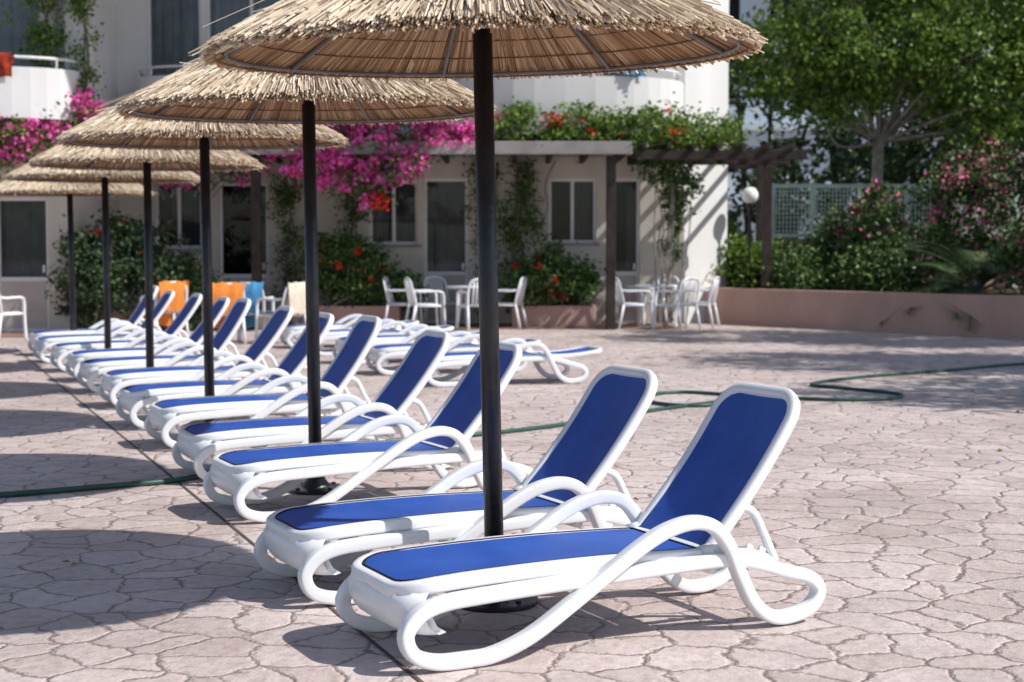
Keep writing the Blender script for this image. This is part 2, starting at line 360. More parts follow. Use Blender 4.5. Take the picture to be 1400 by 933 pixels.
# ------------------------------------------------------------------ ground
g=MB(); g.add([(-200,-100,0),(200,-100,0),(200,400,0),(-200,400,0)],[(0,1,2,3)]); obj('ground',g.mesh('ground',M['ground']))
j=MB()
d=Vector((-4.9+.332,19.4-5.91,0)).normalized(); c=Vector((-.332,5.91,.004))
def strip(mb,p,q,w,z=.004):
    p=Vector((p[0],p[1],z)); q=Vector((q[0],q[1],z)); t=(q-p).normalized(); s_=Vector((-t.y,t.x,0))*w/2
    mb.add([p-s_,q-s_,q+s_,p+s_],[(0,1,2,3)])
strip(j,(c-d*6)[:2],(c+d*21)[:2],.016)
obj('expansion_joint_strip',j.mesh('joint',M['joint']))
t=MB(); t.add([(-16,28.6,.006),(-6.9,28.6,.006),(-6.2,31.2,.006),(2.9,31.6,.006),(2.9,34,.006),(-16,34,.006)],[(0,1,2,3,4,5)]); obj('terrace_paving',t.mesh('terrace',M['terr']))

def quads(name,C,size,mat,flat=False,elong=1.7,jit=.35):
    n=len(C); D=rng.normal(size=(n,3)); 
    if flat: D[:,2]*=.15
    D/=np.linalg.norm(D,axis=1)[:,None]; E=rng.normal(size=(n,3))
    if flat: E[:,2]*=.15
    S=np.cross(D,np.cross(D,E)); S/=np.linalg.norm(S,axis=1)[:,None]+1e-9
    l=size*rng.uniform(1-jit,1+jit,n)[:,None]; w=l/elong
    Nn=np.cross(D,S)
    V=np.stack([C-D*l/2, C+S*w/2+Nn*l*.10, C+D*l/2, C-S*w/2+Nn*l*.10],1).reshape(-1,3)
    idx=np.arange(n*4).reshape(-1,4)
    F=np.concatenate([idx[:,[0,1,2]],idx[:,[0,2,3]]]) 
    me=bpy.data.meshes.new(name); me.from_pydata(V.tolist(),[],F.tolist()); me.materials.append(mat); me.update(); return me
lt=np.stack([rng.uniform(-4,6,50),rng.uniform(10,24,50),np.full(50,.012)],1)
lt=np.concatenate([lt,np.array([[-1.98,8.0,.012],[-1.93,7.95,.012],[-1.2,8.7,.012]])])
obj('fallen_leaves',quads('fallen_leaves',lt,.045,M['dry'],True,1.8))

# ------------------------------------------------------------------ hose
def tube(name,pts,r,mat,parent=None):
    m=MB(); m.sweep(catmull(pts,False,8),(0,0,1),2*r,2*r,False,10,2); return obj(name,m.mesh(name,mat,True),parent)
hz=.018
tube('garden_hose',[(x,y,hz) for x,y in [(-5.2,9.6),(-3.6,10.0),(-2.9,10.15),(-2.4,10.5),(-1.95,10.9),(-1.6,11.9),(-1.0,12.9),(-.5,13.3),(-.08,13.67),(.58,14.5),(1.25,15.6),(1.88,16.44),(2.05,17.1),(1.65,17.5),(1.28,17.1),(1.28,16.3),(1.68,16.0),(2.42,16.75),(3.0,16.6),(3.5,16.75),(3.68,17.3),(3.3,18.0),(3.05,18.5),(3.7,19.5),(5.0,20.7),(6.1,21.8),(8,23)]],.017,M['hose'])

# ------------------------------------------------------------------ foliage helpers
def clumps(boxes,nclump,nleaf,spread):
    out=[]; vol=np.array([b[3]*b[4]*b[5] for b in boxes])**.7; pr=vol/vol.sum()
    for _ in range(nclump):
        b=boxes[rng.choice(len(boxes),p=pr)]; v=rng.normal(size=3); v/=np.linalg.norm(v); v*=rng.uniform(.25,1)**.5
        c=np.array(b[:3])+v*np.array(b[3:]); s_=spread*rng.uniform(.5,1.4)
        out.append(c+rng.normal(size=(int(nleaf*rng.uniform(.5,1.5)),3))*s_*np.array([1,1,.7]))
    o=np.concatenate(out); return o[o[:,2]>.02]
def stems(mb,base,tips,r0,r1,wob=.12):
    for tp in tips:
        b=np.array(base,float)+rng.normal(size=3)*[.03,.03,0]; tp=np.array(tp,float); mid=(b+tp)/2+rng.normal(size=3)*wob
        P=catmull([b,mid,tp],False,5); mb.sweep(P,(.13,.97,.2),np.linspace(r0,r1,len(P))*2,np.linspace(r0,r1,len(P))*2,False,7,2)
def bush(name,boxes,nc,nl,spread,size,mat,flower=None,base=None):
    e=empty(name,(boxes[0][0],boxes[0][1],0)); o=np.array(e.location)
    bb=[(b[0]-o[0],b[1]-o[1],*b[2:]) for b in boxes]
    obj('foliage',quads('foliage',clumps(bb,nc,nl,spread),size,mat),e)
    if flower:
        fm,fn,fl,fs,fz=flower
        fb=[(b[0],b[1]-b[4]*.35,b[2]+b[5]*.1,b[3],b[4],b[5]) for b in bb]
        obj('flowers',quads('flowers',clumps(fb,fn,fl,fs),fz,fm,elong=1.2),e)
    m=MB(); bz=min(b[2]-b[5] for b in bb) if base is None else base
    tips=[(b[0]+rng.uniform(-.7,.7)*b[3],b[1]+rng.uniform(-.7,.7)*b[4],b[2]+rng.uniform(-.2,.8)*b[5]) for b in bb for _ in range(4)]
    for tp in tips: stems(m,(tp[0]*.5,tp[1]*.5,bz),[tp],.018,.006)
    obj('stems',m.mesh('stems',M['bark'],True),e); return e

# ------------------------------------------------------------------ hotel building
H=empty('hotel_building',(0,34,0))
def hobj(nm,mb,mat,smooth=False): 
    o=obj(nm,mb.mesh(nm,mat,smooth),H); o.matrix_parent_inverse=Matrix.Translation((0,-34,0)); return o
wall=MB(); wallw=MB(); frames=MB(); glass=MB(); curt=MB(); curtl=MB(); room=MB(); pan=MB(); sills=MB()
def wallgrid(mb,x0,x1,z0,z1,y,th,ops):
    xs=sorted({x0,x1,*[v for o in ops for v in o[:2]]}); zs=sorted({z0,z1,*[v for o in ops for v in o[2:4]]})
    for a,b in zip(xs,xs[1:]):
        for c_,d_ in zip(zs,zs[1:]):
            mx,mz=(a+b)/2,(c_+d_)/2
            if any(o[0]<mx<o[1] and o[2]<mz<o[3] for o in ops): continue
            mb.box(a,b,y,y+th,c_,d_)
def window(x0,x1,z0,z1,y,panes=2,door=False,cur=1.0,panel=.8,cm=None):
    yf=y+.10; f=.055; cm=cm or curt
    frames.box(x0,x0+f,yf,yf+.06,z0,z1); frames.box(x1-f,x1,yf,yf+.06,z0,z1)
    frames.box(x0+f,x1-f,yf,yf+.06,z1-f,z1); frames.box(x0+f,x1-f,yf,yf+.06,z0,z0+f)
    gz0=z0+f
    if door:
        pan.box(x0+f,x1-f,yf+.015,yf+.045,z0+f,z0+panel); frames.box(x0+f,x1-f,yf+.002,yf+.058,z0+panel,z0+panel+.07); gz0=z0+panel+.07
        frames.box(x1-f-.06,x1-f-.02,yf-.03,yf,z0+1.0,z0+1.12)
    for k in range(1,panes):
        xm=x0+(x1-x0)*k/panes; frames.box(xm-.03,xm+.03,yf+.003,yf+.057,gz0,z1-f)
    glass.add([(x0+f,yf+.03,gz0),(x1-f,yf+.03,gz0),(x1-f,yf+.03,z1-f),(x0+f,yf+.03,z1-f)],[(0,1,2,3)])
    n=int((x1-x0)/.02)+2; vs=[]
    cx0=x0+(x1-x0)*(1-cur)
    for i in range(n):
        x=cx0+(x1-cx0)*i/(n-1); yy=y+.30+.03*math.sin(i*.75)+.014*math.sin(i*.31+x)
        vs+=[(x,yy,z0),(x,yy,z1)]
    cm.add(vs,[(2*i,2*i+2,2*i+3,2*i+1) for i in range(n-1)])
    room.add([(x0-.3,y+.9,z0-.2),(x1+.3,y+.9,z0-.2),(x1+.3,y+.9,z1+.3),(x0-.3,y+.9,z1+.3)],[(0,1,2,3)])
    if not door: sills.box(x0-.06,x1+.06,y-.05,y+.098,z0-.05,z0)
Y=34
g_ops=[(-6.65,-5.77,1.40,2.62),(-5.46,-4.54,0.0,2.62),(-2.66,-1.75,1.47,2.66),(-1.64,-.82,0,2.70),(.68,1.57,1.5,2.7),(1.82,2.38,0,2.7)]
wallgrid(wall,-7.3,3.2,0,3.2,Y,.22,g_ops)
window(*g_ops[0],Y,2,cur=.7); window(*g_ops[1],Y,1,True,.3,.85); window(*g_ops[2],Y,2,cur=1); window(*g_ops[3],Y,1,True,1,.9); window(*g_ops[4],Y,2,cur=.5); window(*g_ops[5],Y,1,True,.4,.9)
u_ops=[(-6.75,-5.75,3.7,6.3),(-5.65,-4.0,3.7,6.3),(-2.8,-.9,3.7,6.2),(.2,2.3,3.7,6.2)]
wallgrid(wallw,-7.3,3.2,3.2,9.5,Y,.22,u_ops)
for k,o_ in enumerate(u_ops): window(*o_,Y,2 if k!=0 else 1,cur=1,cm=curtl)
YL=31; l_ops=[(-8.62,-7.74,0,2.25),(-12,-10.8,1.1,2.3)]
wallgrid(wall,-16,-7.3,0,3.2,YL,.22,l_ops); window(*l_ops[0],YL,1,True,1,.85); window(*l_ops[1],YL,2)
lu=[(-9.7,-7.78,3.6,6.2),(-12.5,-10.5,3.6,6.2)]
wallgrid(wallw,-16,-7.3,3.2,9.5,YL,.22,lu)
for o_ in lu: window(*o_,YL,2,cur=1,cm=curtl)
wall.box(-7.5,-7.3,YL+.22,Y+.22,0,3.2); wallw.box(-7.5,-7.3,YL+.22,Y+.22,3.2,9.5)
wallw.box(-7.30,-6.95,YL-.35,YL-.002,3.2,9.5)
wallw.box(-7.75,-7.5,YL-.25,YL-.002,3.2,9.5)
wallw.prism([(3.202,Y),(4.12,Y+.82),(3.96,Y+.97),(3.202,Y+.22)],0,9.5)
wallw.prism([(4.12,Y+.822),(4.12,Y+9),(3.92,Y+9),(3.92,Y+.94)],0,9.5)
def arc(x0,x1,y,dep,n=20,pw=2.6):
    pts=[]
    for i in range(n+1):
        a=math.pi*i/n; c=math.cos(a); s_=math.sin(a)
        pts.append(((x0+x1)/2-(x1-x0)/2*math.copysign(abs(c)**(2/pw),c), y-dep*abs(s_)**(2/pw)))
    return pts
def balcony(x0,x1,y,dep,z0,z1,slabm,rail=True):
    outer=arc(x0,x1,y-.002,dep); inner=arc(x0+.14,x1-.14,y-.002,dep-.14); n=len(outer)
    slabm.prism(outer,z0,z0+.18)
    vs=[(x,yy,z0+.18) for x,yy in outer]+[(x,yy,z1) for x,yy in outer]+[(x,yy,z0+.18) for x,yy in inner]+[(x,yy,z1) for x,yy in inner]
    fs=[]
    for i in range(n-1): fs+=[(i,i+1,n+i+1,n+i),(2*n+i+1,2*n+i,3*n+i,3*n+i+1),(n+i,n+i+1,3*n+i+1,3*n+i)]
    slabm.add(vs,fs)
    if rail: 
        mid=arc(x0+.07,x1-.07,y-.002,dep-.07)
        railm.sweep([(x,yy,z1+.16) for x,yy in mid],(0,0,1),.05,.05,False,8,2)
        for i in range(2,n-1,3): railm.box(mid[i][0]-.015,mid[i][0]+.015,mid[i][1]-.015,mid[i][1]+.015,z1,z1+.15)
railm=MB(); balc=MB()
balcony(-12.2,-6.97,YL-.35,1.2,3.45,4.25,balc)
balcony(-6.9,-3.2,Y,1.5,3.35,4.45,balc)
balcony(-1.3,3.15,Y,1.7,3.40,4.40,balc)
hobj('ground_floor_walls',wall,M['cream']); hobj('upper_walls',wallw,M['wallw']); hobj('window_frames',frames,M['frame'])
hobj('glazing',glass,M['glass']); hobj('curtains',curt,M['curt'],True); hobj('upper_curtains',curtl,M['curtl'],True); hobj('rooms',room,M['room']); hobj('door_panels',pan,M['panel']); hobj('window_sills',sills,M['slab'])
hobj('balconies',balc,M['wallw']); hobj('balcony_rails',railm,M['frame'],True)
rf=MB(); rf.box(-16.3,4.4,28.6,43.2,9.5,9.75); hobj('flat_roof',rf,M['slab'])
bw=MB(); bw.box(-16.2,-16,31,43,0,9.5); bw.box(-16,3.92,42.8,43,0,9.5); hobj('rear_walls',bw,M['wallw'])
def drape(mb,x0,x1,y,ztop,zf,zb,th=.5,n=14):
    vs=[];prof=[(y-.06,zf),(y-.06,ztop-.05),(y-.03,ztop),(y+.03,ztop),(y+.06,ztop-.05),(y+.06,zb)]
    for i in range(n+1):
        x=x0+(x1-x0)*i/n
        for k,(yy,zz) in enumerate(prof): vs.append((x,yy+(.018*math.sin(i*1.1+k) if k in(0,5) else .006*math.sin(i)),zz+(.01*math.sin(i*.7) if k in (0,5) else 0)))
    m_=len(prof); mb.add(vs,[(i*m_+k,(i+1)*m_+k,(i+1)*m_+k+1,i*m_+k+1) for i in range(n) for k in range(m_-1)])
for nm,a,yy,mt in (('patterned_towel',(-8.25,-7.82,4.46,4.08,4.3),29.62,'towelk'),('blue_towel',(1.95,2.35,4.60,4.42,4.4),32.37,'towelb'),('blue_towel',(-5.8,-5.4,4.66,4.4,4.4),32.57,'towelb')):
    tw=MB(); drape(tw,a[0],a[1],0,a[2],a[3],a[4]); o=obj(nm,tw.mesh(nm,M[mt],True),None,(0,yy-34+34*K,0)); keep.add(o.name)

PG=empty('porch_roof',(0,32,0)); m=MB(); m.box(-4.6,2.05,31.7,33.99,3.10,3.2); m.box(-4.6,2.05,31.6,31.7,3.0,3.22)
def follow(o,y0): o.location.y=(34*K-(34-y0)); keep.add(o.name)
o=obj('slab',m.mesh('slab',M['slab']),PG); o.matrix_parent_inverse=Matrix.Translation((0,-32,0)); bevel(o,.01)
m=MB()
for x in (-4.4,1.70): m.box(x-.08,x+.08,31.75,31.91,0,2.98)
for x in np.arange(-4.3,2.0,.62): m.box(x-.04,x+.04,31.72,33.98,2.97,3.098)
o=obj('posts',m.mesh('posts',M['beam']),PG); o.matrix_parent_inverse=Matrix.Translation((0,-32,0)); bevel(o,.008); follow(PG,32)
PG=empty('timber_pergola',(3.5,33,0)); m=MB()
m.box(2.1,5.05,31.75,31.89,2.92,3.08); m.box(2.1,5.05,34.9,35.04,2.92,3.08)
for x in np.arange(2.25,5.1,.42): m.box(x-.035,x+.035,31.5,35.3,3.083,3.18)
m.box(4.58,4.74,33.42,33.58,.0,2.918); m.box(4.70,4.86,34.9,35.04,.3,2.918); m.box(2.1,5.05,33.43,33.57,2.921,3.079)
o=obj('beams',m.mesh('beams',M['beam']),PG); o.matrix_parent_inverse=Matrix.Translation((-3.5,-33,0)); bevel(o,.008); follow(PG,33)

# ------------------------------------------------------------------ planter wall + raised garden bed
pts=catmull([(3.25,36.2,0),(3.6,34.9,0),(4.5,33.2,0),(6.2,30.9,0),(8.0,28.5,0),(10.5,25.6,0),(13.5,22.5,0)],False,8)
m=MB(); P=[np.array(p[:2]) for p in pts]; wv=.12
L_=[];R_=[]
for i,p in enumerate(P):
    t_=(P[min(i+1,len(P)-1)]-P[max(i-1,0)]); t_/=np.linalg.norm(t_); n_=np.array([-t_[1],t_[0]]); L_.append(p-n_*wv); R_.append(p+n_*wv)
n=len(P)
vs=[(*p,0) for p in L_]+[(*p,.66) for p in L_]+[(*p,0) for p in R_]+[(*p,.66) for p in R_]
fs=[]
for i in range(n-1): fs+=[(i,i+1,n+i+1,n+i),(2*n+i+1,2*n+i,3*n+i,3*n+i+1),(n+i,n+i+1,3*n+i+1,3*n+i)]
fs.append((0,n,3*n,2*n)); m.add(vs,fs); obj('planter_wall',m.mesh('planter_wall',M['pink']))
m=MB(); poly=[(p[0],p[1],.58) for p in R_]+[(30,22.5,.58),(30,62,.58),(4.2,62,.58),(4.2,36.3,.58)]; m.add(poly,[tuple(range(len(poly)))]); obj('garden_soil',m.mesh('garden_soil',M['soil']))
for (x0,x1,y0) in ((-3.9,-2.0,32.3),(.0,1.5,32.5),(-7.3,-6.0,30.6)):
    e=empty('flower_planter',((x0+x1)/2,y0,0)); hw=(x1-x0)/2
    m=MB(); m.box(-hw,hw,0,.1,0,.38); m.box(-hw,hw,.8,.9,0,.38); m.box(-hw,-hw+.1,.1,.8,0,.38); m.box(hw-.1,hw,.1,.8,0,.38)
    bevel(obj('walls',m.mesh('walls',M['pink']),e),.01); m=MB(); m.box(-hw+.1,hw-.1,.1,.8,.02,.33); obj('soil',m.mesh('soil',M['soil']),e)

F=empty('garden_fence',(7,37,0)); m=MB(); mm=MB()
xs=[5.25,6.1,7.05,8.0,9.1,10.2]
for a in xs: m.box(a-7-.05,a-7+.05,-.05,.05,.58,2.72)
for a,b in zip(xs,xs[1:]):
    a-=7;b-=7
    for z in (1.62,2.62): m.box(a+.05,b-.05,-.03,.03,z,z+.08)
    x=a+.09
    while x<b-.06: mm.box(x-.008,x+.008,-.01,.01,1.70,2.62); x+=.075
    z=1.75
    while z<2.6: mm.box(a+.05,b-.05,.012,.022,z-.008,z+.008); z+=.09
obj('posts_and_rails',m.mesh('p',M['fence']),F); obj('mesh_infill',mm.mesh('mi',M['fence']),F)
m=MB(); m.box(-1.9,3.4,.06,.2,.58,1.6); obj('low_wall',m.mesh('lw',M['pink']),F)
e=empty('boundary_wall',(9.6,39.5,0)); m=MB(); m.box(0,11,0,.3,.5,3.35); m.box(-.1,11.1,-.1,.4,3.353,3.5); obj('wall',m.mesh('bw',M['gwall']),e)
e=empty('globe_lamp',(4.50,34.6,.58)); m=MB(); m.lathe([(.0001,-.16)]+[(.16*math.cos(a),.16*math.sin(a)) for a in np.linspace(-1.5,1.5,14)]+[(.0001,.16)],24,(0,0,1.82)); obj('globe',m.mesh('globe',M['lamp'],True),e)
m=MB(); m.lathe([(.09,0),(.09,.03),(.035,.08),(.03,1.55),(.07,1.6),(.07,1.67),(.05,1.69)],16); obj('post',m.mesh('post',M['pole'],True),e)

# ------------------------------------------------------------------ plastic furniture
def chair_mesh():
    m=MB()
    vs=[];
    for i in range(7):
        for k in range(7):
            x=-.22+.44*i/6; y=-.23+.46*k/6; vs.append((x,y,.43+.015*abs(y/.23)**2+(-.015 if i in(6,) else 0)))
    o_=len(vs); vs+=[(x,y,z-.02) for x,y,z in vs]
    fs=[(i*7+k,(i+1)*7+k,(i+1)*7+k+1,i*7+k+1) for i in range(6) for k in range(6)]; fs+=[tuple(q+o_ for q in reversed(f)) for f in fs]
    for k in range(6): fs+=[(k,k+1,o_+k+1,o_+k),(42+k,o_+42+k,o_+42+k+1,42+k+1),(k*7,o_+k*7,o_+k*7+7,k*7+7),(k*7+6,k*7+13,o_+k*7+13,o_+k*7+6)]
    m.add(vs,fs)
    for s_ in(-1,1):
        m.sweep(catmull([(.27,s_*.27,0),(.25,s_*.265,.35),(.24,s_*.265,.60),(.17,s_*.275,.655),(0,s_*.28,.66),(-.17,s_*.27,.655),(-.25,s_*.24,.67)],False,5),(0,1,0),.04,.05,False,8)
        m.sweep([(-.33,s_*.25,0),(-.24,s_*.235,.43)],(0,1,0),.045,.045,False,8)
        m.sweep([(.25,s_*.25,.41),(-.24,s_*.235,.41)],(0,0,1),.03,.04,False,8)
    hoop=catmull([(-.235,-.235,.43),(-.29,-.24,.68),(-.33,-.19,.84),(-.345,0,.88),(-.33,.19,.84),(-.29,.24,.68),(-.235,.235,.43)],False,6)
    m.sweep(hoop,(1,0,.2),.05,.03,False,8)
    for y in (-.15,-.09,-.03,.03,.09,.15): m.sweep([(-.235,y,.42),(-.30,y,.70),(-.338,y,.86)],(0,1,0),.012,.036,False,6)
    return m.mesh('chair',M['white'],True)
def table_mesh():
    m=MB(); m.lathe([(.0001,.70),(.44,.70),(.46,.71),(.46,.735),(.45,.742),(.0001,.742)],32)
    for k in range(4):
        a=k*math.pi/2+.78; c_,s_=math.cos(a),math.sin(a)
        m.sweep([(.36*c_,.36*s_,0),(.28*c_,.28*s_,.4),(.24*c_,.24*s_,.70)],(-s_,c_,0),.05,.06,False,8)
    return m.mesh('table',M['white'],True)
CH=chair_mesh(); TB=table_mesh()
for x,y,a in [(-1.48,31.4,.3),(-1.2,32.75,-.9),(-.12,32.0,2.9),(-.6,31.0,1.9),(2.12,31.8,.2),(2.85,31.55,2.3),(3.3,32.3,2.8),(2.75,33.4,-1.9),(-7.72,27.4,1.2),(-1.9,32.1,-.1)]:
    obj('plastic_chair',CH,None,(x,y,.006),(0,0,a))
for x,y in [(-.72,32.1),(2.5,32.6)]: obj('plastic_table',TB,None,(x,y,.006))
for x,y,a,mt in [(-5.35,28.0,2.2,'orange'),(-4.25,26.9,1.9,'orange'),(-3.9,27.3,1.5,'towelb'),(-3.4,26.9,2.5,'towelc')]:
    obj('plastic_chair',CH,None,(x,y,0),(0,0,a))
    m=MB(); prof=[(-.40,.45),(-.385,.7),(-.365,.90),(-.335,.905),(-.29,.72),(-.215,.48),(0,.465),(.20,.455),(.25,.42),(.27,.2)]
    vs=[]
    for i in range(11):
        yy=-.22+.44*i/10
        for k,(xx,zz) in enumerate(prof): vs.append((xx+.012*math.sin(i*1.3+k),yy*(1-.12*math.sin(k*1.1+x))+(.03*math.sin(k+x) ),zz+.012*math.sin(i*1.7+x)))
    n=len(prof); m.add(vs,[(i*n+k,(i+1)*n+k,(i+1)*n+k+1,i*n+k+1) for i in range(10) for k in range(n-1)])
    obj({'orange':'orange_towel','towelb':'blue_towel','towelc':'cream_towel'}[mt],m.mesh('towel',M[mt],True),None,(x,y,0),(0,0,a))

# ------------------------------------------------------------------ vegetation
bush('bougainvillea',[(-3.6,31.7,3.3,1.0,.5,.42),(-2.2,31.6,3.35,1.2,.5,.42),(-3.1,31.5,2.8,.9,.35,.4),(-2.0,31.4,2.85,.6,.3,.4),(-1.1,31.6,3.3,.6,.3,.25),(-2.6,31.4,2.35,.35,.2,.35)],130,40,.13,.085,M['leafmid'],(M['magenta'],250,36,.08,.08),2.5)
bush('bougainvillea',[(-8.4,29.2,3.15,1.1,.4,.45),(-7.2,29.6,3.3,.7,.4,.6),(-9.6,29.2,3.4,.7,.4,.5)],150,45,.13,.085,M['leafhi'],(M['magenta'],110,40,.10,.08),2.6)
bush('bougainvillea',[(-5.9,32.1,2.75,.8,.3,.3),(-4.8,32.0,2.9,.7,.3,.35)],50,40,.12,.08,M['leafmid'],(M['magenta'],55,36,.09,.075),2.3)
bush('climbing_vine',[(-2.35,31.3,2.2,.2,.15,.15)],6,20,.08,.07,M['leafmid'],(M['red'],9,26,.06,.08),2.3)
bush('climbing_vine',[(.3,31.9,3.5,.7,.4,.35),(1.2,31.9,3.5,.8,.4,.3),(2.4,32.0,3.45,.9,.5,.4),(3.3,32.3,3.4,.7,.5,.35)],170,50,.13,.09,M['leafhi'],(M['red'],16,18,.06,.06),3.1)
bush('climbing_vine',[(2.6,32.4,2.9,.35,.3,.5),(3.0,32.9,2.5,.3,.25,.6),(2.9,33.2,1.7,.15,.15,.6)],60,50,.10,.085,M['leafmid'],None,.1)
def vine(x,y,z0,z1,w,nc=40,mat='leafmid',lean=0):
    e=empty('climbing_vine',(x,y,0)); follow(e,y); pts=[(lean*(k/6)+.08*math.sin(k*1.7+x),.02*math.cos(k),z0+(z1-z0)*k/6) for k in range(7)]
    m=MB(); m.sweep(catmull(pts,False,4),(0,1,0),.05,.05,False,7,2)
    m.sweep(catmull([(p[0]*-.8+.05,p[1]+.03,p[2]) for p in pts],False,4),(0,1,0),.03,.03,False,7,2)
    obj('stem',m.mesh('stem',M['bark'],True),e)
    C=[]
    for _ in range(nc):
        k=rng.uniform(0,1)**.7; c_=np.array([lean*k+rng.normal()*w,-.06+rng.normal()*.05,z0+(z1-z0)*k]); C.append(c_+rng.normal(size=(28,3))*[.09,.05,.09])
    obj('foliage',quads('foliage',np.concatenate(C),.075,M[mat]),e)
vine(-.55,33.8,.2,3.0,.12,40); vine(-.1,33.8,.2,3.0,.10,34,lean=.3); vine(-4.1,33.7,.3,2.9,.14,44); vine(-7.6,30.6,3.5,7.5,.16,110,'leafhi'); vine(-6.95,30.5,3.7,7.5,.14,80,'leafhi')
vine(-2.95,33.8,.6,2.9,.14,40); vine(.45,33.8,1.5,3.0,.1,26,lean=-.3)
bush('hibiscus_bush',[(-2.9,32.7,1.0,.75,.45,.55),(-2.6,32.6,.8,.75,.4,.45),(-3.3,32.7,1.3,.4,.35,.4)],130,55,.11,.085,M['leafmid'],(M['red'],9,16,.05,.09),.3)
bush('hibiscus_bush',[(.75,32.9,.9,.7,.45,.6),(.4,32.8,.75,.55,.4,.5),(1.1,32.8,.7,.5,.4,.45)],140,55,.11,.085,M['leafmid'],(M['red'],9,16,.05,.09),.3)
bush('hibiscus_bush',[(-7.0,30.3,1.0,.55,.5,.95),(-6.0,30.6,.9,.7,.5,.85),(-6.6,30.6,1.5,.4,.4,.5)],170,55,.13,.09,M['leafdk'],(M['red'],4,10,.05,.08),.05)
bush('garden_shrub',[(-5.4,31.2,.6,.5,.4,.5),(-1.95,32.6,.6,.3,.3,.4)],50,50,.11,.08,M['leafmid'],None,.05)
bush('garden_shrub',[(3.95,36.3,1.35,.5,.5,.7),(4.3,35.3,1.1,.5,.4,.5),(4.9,35.0,1.0,.5,.4,.5)],150,55,.13,.1,M['leafhi'],None,.5)
bush('garden_shrub',[(5.6,34.6,1.0,.8,.5,.55),(6.7,33.5,.95,.7,.5,.5),(7.6,33.8,1.1,.9,.6,.7),(5.2,33.6,.85,.5,.4,.35)],210,55,.14,.09,M['leafmid'],None,.5)
bush('oleander_bush',[(6.9,34.4,1.9,.55,.4,.75),(8.5,34.2,2.1,.8,.5,1.0),(9.0,34.8,2.8,.6,.4,.7),(6.3,34.9,1.6,.45,.4,.5)],160,50,.15,.11,M['leafmid'],(M['pinkfl'],90,14,.12,.065),.5)
bush('oleander_bush',[(8.6,29.9,1.2,.6,.5,.55),(9.4,30.6,1.5,.9,.6,.9)],150,55,.15,.1,M['leafmid'],(M['pinkfl'],70,22,.07,.075),.5)
bush('garden_shrub',[(10.0,32.6,2.6,1.0,.7,1.3)],120,60,.2,.11,M['leafdk'],None,.5)
def palm(x,y,z,L0,nf=26):
    e=empty('palm_plant',(x,y,z)); m=MB(); q=MB()
    for k in range(nf):
        a=k*2.4; el=random.uniform(.5,1.35); L=L0*random.uniform(.8,1.1); p=np.zeros(3); P=[p.copy()]; an=el
        for s_ in range(9):
            an-=.16; p=p+np.array([math.cos(a)*math.cos(an),math.sin(a)*math.cos(an),math.sin(an)])*L/9; P.append(p.copy())
        m.sweep(P,(-math.sin(a),math.cos(a),.01),.02,.02,False,5,2)
        Pf=catmull(P,False,4); sd=np.array([-math.sin(a),math.cos(a),0])
        for i in range(6,len(Pf)-1):
            t_=Pf[i+1]-Pf[i]; t_/=np.linalg.norm(t_); ll=L*.30*math.sin(math.pi*min(1,(i/len(Pf))*.85+.15))+.05
            for g_ in(-1,1):
                dv=(sd*g_*.8+t_*.75+np.array([0,0,.12])); dv/=np.linalg.norm(dv); w=t_*.016
                q.add([Pf[i]-w,Pf[i]+w,Pf[i]+dv*ll+np.array([0,0,-.05])],[(0,1,2)])
    obj('stems',m.mesh('ps',M['palm'],True),e); obj('fronds',q.mesh('pf',M['palm']),e)
    m=MB(); m.lathe([(.14,-.1),(.12,.1),(.08,.25),(.0001,.3)],12); obj('trunk',m.mesh('t',M['bark'],True),e)
palm(7.9,31.0,.6,2.1,36)
palm(6.1,36.0,.6,1.4,22)

def tree(name,x,y,z,htrunk,crowns,nc,nl,spread,size,mat,r=.16,lean=.1,br=.9):
    e=empty(name,(x,y,z)); m=MB()
    tr=catmull([(0,0,-.1),(lean*.4,.03,htrunk*.35),(lean*.2,0,htrunk*.7),(lean,.05,htrunk)],False,6); n=len(tr)
    w=np.linspace(2*r*1.15,2*r*.7,n); m.sweep(tr,(0,1,.01),w,w,False,12,2)
    top=np.array(tr[-1])
    for c_ in crowns:
        for _ in range(3):
            tip=np.array(c_[:3])+rng.uniform(-.55,.55,3)*np.array(c_[3:]); mid=top*.5+tip*.5+rng.normal(size=3)*.25+[0,0,.1]
            P=catmull([top+[0,0,-.15],mid,tip],False,6); ww=np.linspace(r*br,r*.1,len(P)); m.sweep(P,(.1,1,.1),ww,ww,False,8,2)
    obj('trunk_and_limbs',m.mesh('trunk',M['bark'],True),e)
    obj('crown',quads('crown',clumps(crowns,nc,nl,spread),size,mat),e); return e
tree('garden_tree',7.25,36.4,.55,3.1,[(0,-.3,4.7,1.6,1.1,1.1),(-1.7,-.1,4.6,1.1,.9,.9),(1.7,-.2,4.4,1.3,1.0,1.1),(1.9,-.3,3.1,.9,.6,.6),(-1.0,-.2,3.8,.8,.6,.5),(-.9,0,6.3,1.5,1.1,.9),(1.4,0,6.2,1.5,1.1,1.0),(3.2,-.2,5.2,1.0,.8,1.1),(3.0,-.2,3.5,.6,.6,.6)],600,52,.2,.13,M['leafhi'],.14,.05,.6)
tree('garden_tree',12.8,41.5,.55,3.0,[(0,0,4.2,1.9,1.3,1.7),(-1.6,.2,5.6,1.4,1.0,1.0),(.8,0,6.4,1.5,1.2,1.2)],230,55,.26,.17,M['leafmid'],.15,.1)
e=empty('background_trees',(9,45,0))
